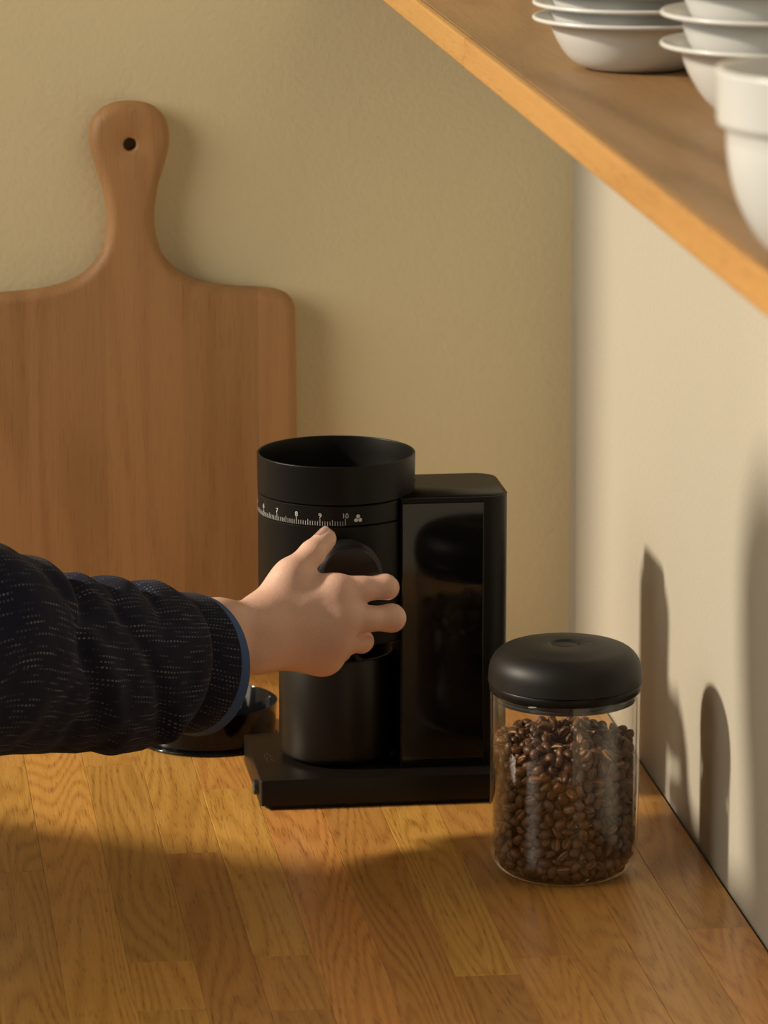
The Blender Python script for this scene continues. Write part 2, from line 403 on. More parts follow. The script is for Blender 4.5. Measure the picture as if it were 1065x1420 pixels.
# hole rim in the handle, joined to the faces by a bridge of the same ring count
outl = [(p.x, p.y) for p in hl] + [(-p.x, p.y) for p in hl[::-1][:-1]]
def inset_poly(pts, d):
    n = len(pts); out = []
    for i in range(n):
        a = Vector(pts[i-1]); b_ = Vector(pts[i]); c = Vector(pts[(i+1) % n])
        t = (c-a); t.normalize(); nrm = Vector((t.y, -t.x))
        out.append((b_.x+nrm.x*d, b_.y+nrm.y*d))
    return out
def board_mesh():
    b = bmesh.new(); n = len(outl); rr = 0.0098; loops = []
    # outline runs clockwise seen from the front, so the inward normal is (t.y, -t.x)
    prof = [(rr*(1-math.cos(a)), rr*(1-math.sin(a))) for a in [i*PI/2/7 for i in range(8)]][::-1]   # (inset, depth from the face): front face edge first
    for ins, dep in prof: loops.append([b.verts.new((x, -BT/2+dep, z)) for x, z in inset_poly(outl, ins)])
    for ins, dep in prof[::-1]: loops.append([b.verts.new((x, BT/2-dep, z)) for x, z in inset_poly(outl, ins)])
    for a, c in zip(loops[:-1], loops[1:]):
        for i in range(n): b.faces.new((a[i], a[(i+1) % n], c[(i+1) % n], c[i]))
    hz, hr, hs = 0.4520, 0.0054, 32
    rings = []
    hp = [(hr+0.0020, -BT/2), (hr+0.0007, -BT/2+0.0006), (hr, -BT/2+0.0020), (hr, BT/2-0.0014), (hr+0.0005, BT/2-0.0004), (hr+0.0014, BT/2)]
    for r, y in hp: rings.append([b.verts.new((r*math.cos(2*PI*k/hs), y, hz+r*math.sin(2*PI*k/hs))) for k in range(hs)])
    for a, c in zip(rings[:-1], rings[1:]):
        for i in range(hs): b.faces.new((a[i], c[i], c[(i+1) % hs], a[(i+1) % hs]))
    for lp, rg in ((loops[0], rings[0]), (loops[-1], rings[-1])):
        es = []
        for L in (lp, rg):
            for i in range(len(L)):
                e = b.edges.get((L[i], L[(i+1) % len(L)])); es.append(e)
        bmesh.ops.triangle_fill(b, use_beauty=True, use_dissolve=False, edges=es)
    bmesh.ops.recalc_face_normals(b, faces=b.faces)
    return b
brd = thing('cutting_board', 'large wooden paddle cutting board with holed handle leaning on the olive wall', 'cutting board', (-0.3772, -0.0255, 0.0004))
ob = sharp(obj('board', board_mesh(), M['board'], brd), 50)
ob.rotation_euler = (-math.radians(1.45), 0, 0); ob.location = (0, 0, 0.0004)

# ------------------------------------------------------------------ coffee grinder
GX, GY = -0.247, -0.383
gr = thing('coffee_grinder', 'matte black electric coffee grinder with round adjustment knob on the worktop', 'coffee grinder', (GX, GY, 0))
def G(name, b, mat, parent=None, **k):
    return obj(name, b, mat, parent or gr, **k)
BX0, BX1 = -0.313-GX, -0.118-GX; BY0, BY1 = -0.4508-GY, -0.316-GY; BZ0, BZ1 = 0.0035, 0.0235
bs = sharp(G('base', prism(rrect(BX0, BX1, BY0, BY1, (0.002,)*4, 4), BZ0, BZ1, 0.0008, 2), M['black_metal']), 30)
G('foot', prism(rrect(BX0+0.004, BX1-0.004, BY0+0.003, BY1-0.003, (0.006,)*4, 5), 0.0, BZ0, 0), M['rubber'], bs, smooth=False)
# power button on the end of the base
bt = lathe([(0, 0.0036), (0.0050, 0.0036), (0.0058, 0.0030), (0.0060, 0.002), (0.0060, -0.001), (0, -0.001)], 40)
o = G('power_button', bt, M['button'], bs, label='round steel power button'); o.rotation_euler = (0, -PI/2, 0); o.location = (BX0, -0.4270-GY, 0.0122); sharp(o)
# small engraved maker's mark: strokes on the top of the base
b = bmesh.new()
def stroke(b, p, q, w, z):
    p, q = Vector(p), Vector(q); d = (q-p).normalized()*w/2; n = Vector((-d.y, d.x))
    vs_ = [b.verts.new((v.x, v.y, z)) for v in (p-n-d, q-n+d, q+n+d, p+n-d)]; b.faces.new(vs_)
for p, q in (((0, 0.014), (0.0005, 0.009)), ((-0.002, 0.008), (-0.0025, 0.002)), ((0.0012, 0.007), (0.0035, 0.001)), ((-0.003, -0.003), (0.0005, 0.001)), ((-0.002, -0.008), (-0.0005, -0.003)), ((0.0015, -0.003), (0.0035, -0.009)), ((-0.003, -0.011), (0.001, -0.011))):
    stroke(b, p, q, 0.0007, 0)
o = G('maker_mark', b, M['etched'], bs, smooth=False); o.location = (-0.3010-GX, -0.386-GY, BZ1+0.00006)
# ground-coffee cup
cup = G('catch_cup', lathe([(0, 0.0240), (0.037, 0.0240), (0.0385, 0.0245), (0.0395, 0.0262)]+arc(0.0400, 0.0310, 0.0046, -60, 0, 5)+[(0.0446, 0.033), (0.0446, 0.1075), (0.0440, 0.1085), (0.0425, 0.1085), (0.0425, 0.032), (0, 0.030)], 112), M['black_metal'])
# grinder head
CR = 0.0600
hd = sharp(G('head_housing', lathe([(0, 0.1235), (CR-0.003, 0.1235)]+arc(CR-0.002, 0.1255, 0.002, -90, 0, 4)+[(CR, 0.2170), (CR-0.0006, 0.2176), (CR-0.002, 0.2176), (0, 0.2176)], 144), M['black']), 40)
G('chute', lathe([(0, 0.1120), (0.020, 0.1120), (0.022, 0.1130), (0.024, 0.1236), (0, 0.1236)], 64), M['black_matte'])
ring = sharp(G('setting_ring', lathe([(0, 0.2182), (CR-0.0008, 0.2182), (CR, 0.2188), (CR, 0.2328), (CR-0.0006, 0.2334), (CR-0.002, 0.2334), (0, 0.2334)], 144), M['black']), 40)
hop = sharp(G('hopper', lathe([(CR-0.001, 0.2340), (CR+0.0002, 0.2346), (CR+0.0006, 0.2628)]+arc(CR-0.0002, 0.2630, 0.0008, 0, 180, 6)+[(CR-0.0014, 0.2520), (CR-0.0020, 0.2400), (0.030, 0.2362), (0.014, 0.2340), (0, 0.2338)], 144), M['black']), 40)
def bend_to_ring(me, ang, r, zc):
    """flat print in the x-z plane laid round the ring; ang measured from the front"""
    for v in me.vertices:
        a = ang+v.co.x/r; v.co = Vector((r*math.sin(a), -r*math.cos(a), zc+v.co.y))
def text_mesh(s, size):
    c = bpy.data.curves.new('t', 'FONT'); c.body = s; c.size = size; c.align_x = 'CENTER'; c.offset = 0.0
    o = bpy.data.objects.new('t', c); COL.objects.link(o)
    dg = bpy.context.evaluated_depsgraph_get(); me = bpy.data.meshes.new_from_object(o.evaluated_get(dg))
    bpy.data.objects.remove(o); bpy.data.curves.remove(c); return me
UNIT = math.radians(18.3)
RP = CR+0.00012
for nmb in range(1, 11):
    me = text_mesh(str(nmb), 0.0052); bend_to_ring(me, -(10-nmb)*UNIT, RP, 0.2246)
    G('numeral', me, M['print'], ring, smooth=False)
b = bmesh.new()
for k in range(0, 91):
    a = -k*UNIT/10; h = 0.0056 if k % 10 == 0 else (0.0046 if k % 5 == 0 else 0.0034); w = 0.00017
    vsx = [b.verts.new((RP*math.sin(a+s*w/RP), -RP*math.cos(a+s*w/RP), z)) for s, z in ((-1, 0.2186), (1, 0.2186), (1, 0.2186+h), (-1, 0.2186+h))]
    b.faces.new(vsx)
G('tick_marks', b, M['print'], ring, smooth=False)
b = bmesh.new()
for dx, dz in ((0, 0.0016), (-0.00165, -0.0013), (0.00165, -0.0013)):
    bmesh.ops.create_circle(b, cap_ends=True, radius=0.00148, segments=20, matrix=Matrix.Translation((dx, dz, 0)))
me = bpy.data.meshes.new('dots'); b.to_mesh(me); b.free(); bend_to_ring(me, math.radians(9.4), RP, 0.2240)
G('three_dot_mark', me, M['print'], ring, smooth=False)
# big round knob on the front
KX, KZ, KY0, KY1, KR = -0.2456-GX, 0.1850, -0.440-GY, -0.4680-GY, 0.0236
kb = lathe([(KR-0.0025, KY1+0.0006), (KR-0.0008, KY1+0.0008), (KR, KY1+0.0018), (KR, KY0)], 150)
b = bmesh.new()
for i in range(104):                       # knurling: rows of small pyramids round the side
    for j in range(8):
        a = 2*PI*(i+(0.5 if j % 2 else 0))/104*1.0; y0 = KY1+0.002+j*0.0018; y1 = y0+0.0016; da = 2*PI/104*0.46
        ps = [(a-da, y0), (a+da, y0), (a+da, y1), (a-da, y1)]
        q = [b.verts.new((KX+KR*math.sin(t), y, KZ+KR*math.cos(t))) for t, y in ps]; p = b.verts.new((KX+(KR+0.0009)*math.sin(a), (y0+y1)/2, KZ+(KR+0.0009)*math.cos(a)))
        for k in range(4): b.faces.new((q[k], q[(k+1) % 4], p))
bmesh.ops.recalc_face_normals(b, faces=b.faces)
kn = G('knob', lathe([(0, -(KY1+0.0014)), (KR-0.001, -(KY1+0.0014)), (KR, -(KY1+0.0022)), (KR, -KY0), (0, -KY0)], 120), M['knurl'], label='round knurled adjustment knob')
kn.rotation_euler = (PI/2, 0, 0); kn.location = (KX, 0, KZ); sharp(kn)
kn2 = G('knurling', b, M['knurl'], kn, smooth=False); kn2.matrix_parent_inverse = Matrix.Translation((KX, 0, KZ)).inverted() if False else (Matrix.Translation((KX, 0, KZ)) @ Matrix.Rotation(PI/2, 4, 'X')).inverted()
kf = G('knob_face', lathe([(0, -KY1), (KR-0.0022, -KY1), (KR-0.0014, -(KY1+0.0004)), (KR-0.0012, -(KY1+0.0016)), (0, -(KY1+0.0016))], 96), M['knob'], kn); sharp(kf, 25)
# motor tower
TX0, TX1, TY0, TY1, TZ1 = -0.2030-GX, -0.1190-GX, -0.4270-GY, -0.3395-GY, 0.2345
tw = sharp(G('motor_tower', prism(rrect(TX0, TX1, TY0, TY1, (0.0012, 0.0165, 0.0175, 0.0012), 12), BZ1+0.0004, TZ1, 0.0011, 3), M['black']), 40)
G('top_plate', prism(rrect(TX0+0.002, TX1-0.003, TY0+0.003, TY1-0.003, (0.001, 0.0140, 0.0145, 0.001), 12), TZ1-0.0004, TZ1+0.0004, 0.0002, 1), M['black_matte'], tw)
G('gloss_panel', box(-0.2018-GX, -0.1392-GX, TY0-0.0007, TY0+0.001, 0.0270, TZ1-0.0035, 0.0005, 2), M['gloss'], tw, smooth=False, label='glossy black front panel')
G('seam_groove', box(-0.1388-GX, -0.1384-GX, TY0-0.0002, TY0+0.001, 0.026, TZ1-0.002), M['seam'], tw, smooth=False)
G('panel_dot', lathe([(0, 0.0003), (0.0006, 0.0003), (0.0007, 0)], 16), M['seam'], tw).location = (-0.1830-GX, -0.362-GY, TZ1+0.0004)

# ------------------------------------------------------------------ the loose hopper lid lying behind
lid = thing('hopper_lid', 'shallow round black lid lying upturned behind the grinder under the sleeve', 'lid', (-0.3345, -0.2405, 0))
sharp(obj('lid_body', lathe([(0, 0.0035), (0.0500, 0.0035), (0.0518, 0.0045), (0.0528, 0.0070), (0.0545, 0.0320), (0.0550, 0.0326), (0.0556, 0.0322), (0.0553, 0.0300), (0.0540, 0.0050), (0.0536, 0.0030), (0, 0.0028)], 128), M['satin'], lid), 50)
sharp(obj('lid_flange', lathe([(0, 0.0), (0.0560, 0.0)]+arc(0.0562, 0.0016, 0.0014, -90, 90, 6)+[(0.0535, 0.0034), (0, 0.0031)], 128), M['satin'], lid), 50)

# ------------------------------------------------------------------ glass canister with beans
KCX, KCY = -0.1098, -0.6295
can = thing('glass_canister', 'round glass canister with matte black lid, full of coffee beans', 'canister', (KCX, KCY, 0))
RG, TG = 0.0540, 0.0021
outer = [(0, 0.0008), (0.030, 0.0004)]+[(0.0355+0.0185*math.sin(a), 0.0185-0.0185*math.cos(a)) for a in [i*PI/2/10 for i in range(0, 11)]]+[(RG, 0.1340)]
inner = [(RG-0.0005, 0.1356), (RG-TG+0.0004, 0.1356), (RG-TG, 0.134)]+[(0.0360+(RG-TG-0.036)*math.sin(a), 0.0210-0.0170*math.cos(a)) for a in [i*PI/2/10 for i in range(10, -1, -1)]]+[(0, 0.0040)]
sharp(obj('glass_jar', lathe(outer+inner, 128), M['glass'], can), 60)
lidp = [(0, 0.1686), (0.0095, 0.1687), (0.0108, 0.1692), (0.0114, 0.1701), (0.0124, 0.1703), (0.022, 0.1703), (0.031, 0.1699), (0.038, 0.1680)]
lidp += [(0.0380+0.0172*math.sin(a), 0.1500+0.0180*math.cos(a)) for a in [i*PI/2/10 for i in range(1, 11)]]+[(0.0556, 0.1440), (0.0556, 0.1428), (0.0546, 0.1424), (0.050, 0.1424), (0, 0.1424)]
ld = sharp(obj('lid_cap', lathe(lidp, 144), M['black_matte'], can, label='domed matte black lid'), 55)
o = obj('press_button', lathe([(0, 0.0004), (0.0088, 0.0004), (0.0094, 0.0002), (0.0096, -0.0006)], 64), M['black_matte'], ld); o.location = (0, 0, 0.1687)
o = obj('lid_mark', lathe([(0, 0.0003), (0.0009, 0.0003), (0.0010, 0)], 16), M['etched'], ld); o.location = (0.0165, -0.0045, 0.17005)
sharp(obj('lid_collar', lathe([(0.048, 0.1422), (0.0545, 0.1422), (0.0549, 0.1416), (0.0547, 0.1372), (0.0541, 0.1362), (0.052, 0.1360), (0.048, 0.1362)], 128), M['black'], can), 40)
sharp(obj('gasket', lathe([(0, 0.1361), (0.0514, 0.1361), (0.0516, 0.1335), (0.0505, 0.1325), (0.0515, 0.1312), (0.0512, 0.1296), (0.0495, 0.1290), (0, 0.1290)], 128), M['rubber'], can, label='dark rubber gasket inside the glass'), 40)

def bean_mesh():
    sec = [(math.cos(a), math.sin(a)*1.0) for a in [i*PI/7 for i in range(8)]]      # dome
    sec += [(-0.93, -0.24), (-0.55, -0.34), (-0.20, -0.32), (0.0, -0.06), (0.20, -0.32), (0.55, -0.34), (0.93, -0.24)]
    n = len(sec); us = [-0.985, -0.85, -0.55, -0.18, 0.18, 0.55, 0.85, 0.985]; V = []; Fq = []
    for k, u in enumerate(us):
        s = math.sqrt(1-u*u)**0.85
        for j, (y, z) in enumerate(sec): V.append((u*0.0052, y*s*0.0041, z*s*0.0041+(0.0004*math.sin(u*4) if j == 11 else 0)))
    for k in range(len(us)-1):
        for j in range(n): Fq.append((k*n+j, k*n+(j+1) % n, (k+1)*n+(j+1) % n, (k+1)*n+j))
    Fq.append(tuple(range(n))[::-1]); Fq.append(tuple((len(us)-1)*n+j for j in range(n)))
    me = mesh_np('coffee_bean', V, Fq); me.materials.append(M['bean']); me.materials.append(M['chaff'])
    for p in me.polygons:
        p.use_smooth = True
        if len(p.vertices) == 4:
            js = {v % n for v in p.vertices}
            if js <= {10, 11, 12}: p.material_index = 1
    return me
BME = bean_mesh()
def pack_beans():
    rin, zlo = RG-TG-0.0002, 0.0042
    ABC = np.array([0.0052, 0.0041, 0.0033]); N = 1230
    rng = np.random.default_rng(5)
    r = np.sqrt(rng.uniform(0.030**2, 0.0485**2, N)); a = rng.uniform(0, 2*PI, N); z = rng.uniform(0.010, 0.0985, N)
    nt = 190                                                     # the beans of the upper surface, also near the axis
    r[:nt] = 0.0485*np.sqrt(rng.uniform(0, 1, nt)); z[:nt] = rng.uniform(0.090, 0.0995, nt)
    P = np.stack([r*np.cos(a), r*np.sin(a), z], 1)
    q = rng.normal(size=(N, 4)); q /= np.linalg.norm(q, axis=1)[:, None]
    w, x, y, zz = q.T
    R = np.stack([np.stack([1-2*(y*y+zz*zz), 2*(x*y-zz*w), 2*(x*zz+y*w)], 1), np.stack([2*(x*y+zz*w), 1-2*(x*x+zz*zz), 2*(y*zz-x*w)], 1), np.stack([2*(x*zz-y*w), 2*(y*zz+x*w), 1-2*(x*x+y*y)], 1)], 1)
    def supp(idx, d): return np.sqrt(((np.einsum('nij,ni->nj', R[idx], d)*ABC)**2).sum(1))
    al = np.arange(N)
    for it in range(110):
        if it % 8 == 0:
            D2 = ((P[:, None, :]-P[None, :, :])**2).sum(2); I, J = np.where(D2 < 0.0125**2); k = I < J; I, J = I[k], J[k]
        d = P[J]-P[I]; L = np.linalg.norm(d, axis=1)+1e-9; d /= L[:, None]
        ov = (supp(I, d)+supp(J, d))*0.93-L; ov = np.maximum(ov, 0)
        mv = d*(ov*0.28)[:, None]; dP = np.zeros_like(P)
        np.add.at(dP, I, -mv); np.add.at(dP, J, mv); P += dP
        P[:, 2] -= 0.00003
        rad = np.hypot(P[:, 0], P[:, 1])+1e-9; nr = np.stack([P[:, 0]/rad, P[:, 1]/rad, np.zeros(N)], 1)
        P[:, :2] += nr[:, :2]*0.00004
        rad = np.hypot(P[:, 0], P[:, 1])+1e-9
        # wall of the jar, with its rounded bottom edge
        cz = np.maximum(0.0215-P[:, 2], 0); rmax = np.where(cz > 0, 0.0355+np.sqrt(np.maximum(0.0166**2-cz**2, 1e-8)), rin)
        lim = rmax-supp(al, nr); ex = np.maximum(rad-lim, 0); P[:, :2] -= nr[:, :2]*ex[:, None]
        up = np.tile(np.array([0, 0, 1.0]), (N, 1)); hz = supp(al, up)
        P[:, 2] = np.maximum(P[:, 2], zlo+hz); P[:, 2] = np.minimum(P[:, 2], 0.1040-hz)
    return P, R
BP, BR = pack_beans()
rad = np.hypot(BP[:, 0], BP[:, 1])
tocam = np.array([CAM.x-KCX, CAM.y-KCY]); tocam = tocam/np.linalg.norm(tocam)
front = (BP[:, :2]@tocam)/np.maximum(rad, 1e-6)
score = np.where(BP[:, 2] > 0.092, 0.75+0.1*front, np.where(rad > 0.0425, front, front*0.5-0.6))
order = np.argsort(-score)
vis = order[:300]; rest = order[300:]
for i in vis:
    o = bpy.data.objects.new('coffee_bean', BME); COL.objects.link(o)
    mtx = Matrix([list(BR[i][k]) for k in range(3)]).to_4x4(); mtx.translation = Vector((KCX+BP[i, 0], KCY+BP[i, 1], BP[i, 2]))
    o.matrix_world = mtx; s = 0.88+0.12*random.random(); o.scale = (s, s, s)
    tag(o, 'roasted brown coffee bean piled inside the glass canister', 'coffee bean', 'coffee beans in the glass canister')
bv = np.array([v.co[:] for v in BME.vertices]); bf = [tuple(p.vertices) for p in BME.polygons]; bmi = [p.material_index for p in BME.polygons]
V = np.concatenate([bv@BR[i].T+BP[i] for i in rest]); nv = len(bv)
Fq = [tuple(v+k*nv for v in f) for k in range(len(rest)) for f in bf]
me = mesh_np('coffee_beans', V, Fq); me.materials.append(M['bean']); me.materials.append(M['chaff'])
me.polygons.foreach_set('material_index', bmi*len(rest))
o = obj('coffee_beans', me, None, loc=(KCX, KCY, 0)); tag(o, 'mass of roasted coffee beans filling the glass canister behind the front ones', 'coffee beans'); o['kind'] = 'stuff'

# ------------------------------------------------------------------ the person's arm
pr = thing('person', 'person in a dark woven jacket with blue-lined cuff turning the grinder knob', 'person', (-0.40, -0.56, 0.0))
def nv_(p): return np.array(p[:], dtype=np.float32)
class Field:
    def __init__(s, lo, hi, h):
        s.lo, s.h = np.array(lo, np.float32), h
        ax = [np.arange(lo[i], hi[i]+h, h, dtype=np.float32) for i in range(3)]
        s.X, s.Y, s.Z = np.meshgrid(*ax, indexing='ij')
    def cap(s, a, b, r1, r2):
        a, b = nv_(a), nv_(b); ba = b-a; L2 = float(ba@ba)+1e-12
        t = np.clip(((s.X-a[0])*ba[0]+(s.Y-a[1])*ba[1]+(s.Z-a[2])*ba[2])/L2, 0, 1)
        return np.sqrt((s.X-a[0]-t*ba[0])**2+(s.Y-a[1]-t*ba[1])**2+(s.Z-a[2]-t*ba[2])**2)-(r1+(r2-r1)*t)
def smin(a, b, k):
    h = np.maximum(k-np.abs(a-b), 0)/k
    return np.minimum(a, b)-h*h*k*0.25
def smax(a, b, k): return -smin(-a, -b, k)
def surface_nets(D, lo, h):
    ins = D < 0; nx, ny, nz = D.shape
    corners = [(i, j, k) for i in (0, 1) for j in (0, 1) for k in (0, 1)]
    sl = lambda A, c: A[c[0]:nx-1+c[0], c[1]:ny-1+c[1], c[2]:nz-1+c[2]]
    cnt = sum(sl(ins, c).astype(np.int8) for c in corners)
    act = (cnt > 0) & (cnt < 8); idx = np.argwhere(act); ids = -np.ones(act.shape, np.int64); ids[act] = np.arange(len(idx))
    acc = np.zeros((len(idx), 3)); n = np.zeros(len(idx))
    for a in corners:
        for ax in range(3):
            if a[ax]: continue
            b_ = list(a); b_[ax] = 1
            da = D[idx[:, 0]+a[0], idx[:, 1]+a[1], idx[:, 2]+a[2]]; db = D[idx[:, 0]+b_[0], idx[:, 1]+b_[1], idx[:, 2]+b_[2]]
            c = (da < 0) != (db < 0); t = np.where(c, da/(da-db+1e-12), 0)
            p = np.tile(np.array(a, float), (len(idx), 1)); p[:, ax] += t
            acc += p*c[:, None]; n += c
    V = (idx+acc/n[:, None])*h+np.array(lo)
    F_ = []
    for ax in range(3):
        o1, o2 = (ax+1) % 3, (ax+2) % 3
        s0 = [slice(1, d-1) for d in D.shape]; s1 = list(s0); s0[ax] = slice(0, D.shape[ax]-1); s1[ax] = slice(1, D.shape[ax])
        A, B = ins[tuple(s0)], ins[tuple(s1)]; e = np.argwhere(A != B)
        flip = A[tuple(e.T)]
        e = e+np.array([0 if k == ax else 1 for k in range(3)])
        q = []
        for d1, d2 in ((-1, -1), (0, -1), (0, 0), (-1, 0)):
            c = e.copy(); c[:, o1] += d1; c[:, o2] += d2; q.append(ids[c[:, 0], c[:, 1], c[:, 2]])
        q = np.stack(q, 1); q[~flip] = q[~flip][:, ::-1]; F_.append(q)
    return V, np.concatenate(F_)

P = pix
def hand():
    f = Field((-0.46, -0.615, 0.105), (-0.195, -0.432, 0.245), 0.00135)
    W0, W1 = P(350, 868, -0.527), P(352, 896, -0.526)
    # back of the hand: four metacarpals and the wrist
    palm = f.cap(P(362, 856, -0.520), P(466, 821, -0.507), 0.0125, 0.0102)
    for a, b_, r1, r2 in (((358, 872, -0.524), (474, 854, -0.5105), 0.0130, 0.0110), ((355, 890, -0.524), (466, 884, -0.509), 0.0130, 0.0112), ((354, 902, -0.522), (450, 909, -0.502), 0.0130, 0.0118),
                          ((375, 885, -0.514), (440, 905, -0.497), 0.0130, 0.0120)):
        palm = smin(palm, f.cap(P(*a), P(*b_), r1, r2), 0.014)
    fore = f.cap(P(358, 862, -0.526), P(300, 864, -0.546), 0.0150, 0.0150)
    fore = smin(fore, f.cap(P(356, 900, -0.525), P(300, 902, -0.546), 0.0148, 0.0150), 0.016)
    fore = smin(fore, f.cap(P(300, 864, -0.546), P(175, 880, -0.602), 0.0150, 0.0230), 0.016)
    fore = smin(fore, f.cap(P(300, 902, -0.546), P(175, 912, -0.602), 0.0150, 0.0240), 0.016)
    d = smin(palm, fore, 0.016)
    # thumb with its ball and the web to the index finger
    th = f.cap(P(366, 848, -0.512), P(404, 796, -0.503), 0.0140, 0.0112)
    th = smin(th, f.cap(P(404, 796, -0.503), P(433, 767, -0.490), 0.0108, 0.0092), 0.006)
    th = smin(th, f.cap(P(433, 767, -0.490), P(452, 747, -0.477), 0.0092, 0.0080), 0.004)
    th = smin(th, f.cap(P(449, 750, -0.473), P(444, 757, -0.478), 0.0062, 0.0064), 0.005)
    d = smin(d, th, 0.012)
    d = smin(d, f.cap(P(398, 812, -0.504), P(428, 818, -0.502), 0.0105, 0.0088), 0.014)
    # fingers: proximal bones point right, the outer ones turn away behind them round the knob
    F = [
        [((466, 820, -0.508), 0.0098), ((500, 817.5, -0.5030), 0.0094), ((534, 813.5, -0.4965), 0.0089), ((537, 815, -0.477), 0.0084), ((533, 816, -0.460), 0.0072)],
        [((474, 854, -0.5105), 0.0106), ((510, 858, -0.5075), 0.0092), ((543, 857, -0.5000), 0.0101), ((545, 857, -0.479), 0.0090), ((538, 857, -0.459), 0.0076)],
        [((462, 884, -0.508), 0.0108), ((484, 889, -0.5000), 0.0090), ((501, 890, -0.4900), 0.0081), ((503, 889, -0.471), 0.0078), ((496, 886, -0.456), 0.0070)],
        [((450, 908, -0.502), 0.0112), ((462, 906, -0.4900), 0.0090), ((472, 903, -0.4800), 0.0076), ((474, 900, -0.466), 0.0070), ((470, 896, -0.456), 0.0062)]]
    fing = None
    for ch in F:
        g = None
        for (p, r1), (q, r2) in zip(ch[:-1], ch[1:]):
            c = f.cap(P(*p), P(*q), r1, r2); g = c if g is None else smin(g, c, 0.004)
        # soft pad on the knuckle of the bent joint
        fing = g if fing is None else smin(fing, g, 0.0012)
    d = smin(d, fing, 0.0070)
    # knuckles and tendons on the back of the hand
    for p, r in (((463, 822, -0.5050), 0.0090), ((472, 853, -0.5105), 0.0098), ((461, 884, -0.5110), 0.0095), ((447, 907, -0.5045), 0.0095)):
        d = smin(d, f.cap(P(*p), P(*p), r, r), 0.016)
    d = smin(d, f.cap(P(350, 905, -0.533), P(347, 907, -0.533), 0.0090, 0.0090), 0.012)
    # web between the middle and ring fingers stays open; a shallow dip between thumb bone and index bone
    V, Q = surface_nets(d, f.lo, f.h)
    me = mesh_np('hand', V, Q)
    bm = bmesh.new(); bm.from_mesh(me)
    bmesh.ops.recalc_face_normals(bm, faces=bm.faces)
    for _ in range(3): bmesh.ops.smooth_vert(bm, verts=bm.verts, factor=0.5, use_axis_x=True, use_axis_y=True, use_axis_z=True)
    bm.to_mesh(me); bm.free()
    return me
hnd = obj('body', hand(), M['skin'], pr, world=True, label='bare right hand and wrist gripping the knob')
# thumbnail: a thin curved plate on the thumb tip
def nail(c, axis, normal, L, Wd, th=0.0005, curve=1.2):
    ax = Vector(axis).normalized(); nm = Vector(normal); nm = (nm-ax*nm.dot(ax)).normalized(); sd = ax.cross(nm); b = bmesh.new(); grid = []
    for i in range(9):
        u = -1+2*i/8; row = []
        for j in range(9):
            v = -1+2*j/8
            w = Wd/2*(1-0.25*max(u, 0)**3-0.12*max(-u, 0)**2); x = v*w
            row.append(b.verts.new(Vector(c)+ax*(u*L/2*(1-0.18*v*v))+sd*x+nm*(-(x*x)/(Wd)*curve-0.0006*max(u, 0)**2)))
        grid.append(row)
    for i in range(8):
        for j in range(8): b.faces.new((grid[i][j], grid[i+1][j], grid[i+1][j+1], grid[i][j+1]))
    r = bmesh.ops.solidify(b, geom=list(b.faces), thickness=th)
    bmesh.ops.recalc_face_normals(b, faces=b.faces)
    return b
tip, ipj = P(451, 747, -0.477), P(433, 767, -0.490)
tax = (tip-ipj).normalized(); tn = Vector((-0.52, -0.52, 0.66)); tn = (tn-tax*tn.dot(tax)).normalized()
obj('thumbnail', nail(tip-tax*0.0010+tn*0.0087, tax, tn, 0.0120, 0.0108), M['nail'], hnd, world=True)

# sleeve: sections traced along the arm; each one is an upright ring whose near side bulges towards the hand
PHI = math.radians(44)
hdir = Vector((math.sin(PHI), -math.cos(PHI), 0))
def station(top, bot, k=1.0, dy=0.0):
    xc = (top[0]+bot[0])/2; y = -0.556-math.tan(PHI)*(268-xc)*0.00051+dy
    a, b_ = P(top[0], top[1], y), P(bot[0], bot[1], y)
    return (a+b_)/2, (a-b_)/2, hdir*((a-b_).length/2*k)
def spline(stn, n):
    out = []
    for i in range(len(stn)-1):
        q = [stn[max(i-1, 0)], stn[i], stn[i+1], stn[min(i+2, len(stn)-1)]]
        for k in range(n):
            t = k/n; row = []
            for c in range(3):
                p0, p1, p2, p3 = (s[c] for s in q)
                row.append(0.5*((2*p1)+(p2-p0)*t+(2*p0-5*p1+4*p2-p3)*t*t+(3*p1-p0-3*p2+p3)*t**3))
            out.append(row)
    out.append(list(stn[-1])); return out
def tube(rows, seg, disp=None, thick=0.0018, flip=False):
    """rows of (centre, up radius, side radius); UV in metres"""
    b = bmesh.new(); uvl = b.loops.layers.uv.new('UVMap'); rings = []; vv = [0.0]
    for r0, r1 in zip(rows[:-1], rows[1:]): vv.append(vv[-1]+(r1[0]-r0[0]).length)
    for i, (c, u, s) in enumerate(rows):
        ring = []
        for j in range(seg):
            a = 2*PI*j/seg; p = c+u*math.sin(a)+s*math.cos(a)
            if disp:
                d = disp(vv[i], a); p = p+(p-c).normalized()*d
            ring.append(b.verts.new(p))
        rings.append(ring)
    for i in range(len(rings)-1):
        per = 2*PI*0.062
        for j in range(seg):
            k = (j+1) % seg; fc = b.faces.new((rings[i][j], rings[i][k], rings[i+1][k], rings[i+1][j]))
            for lp, (jj, ii) in zip(fc.loops, ((j, i), (j+1, i), (j+1, i+1), (j, i+1))): lp[uvl].uv = (jj/seg*per, vv[ii])
    bmesh.ops.recalc_face_normals(b, faces=b.faces)
    me = bpy.data.meshes.new('tube'); b.to_mesh(me); b.free(); return me
def solid(o, t, off=-1):
    md = o.modifiers.new('thickness', 'SOLIDIFY'); md.thickness = t; md.offset = off; return o
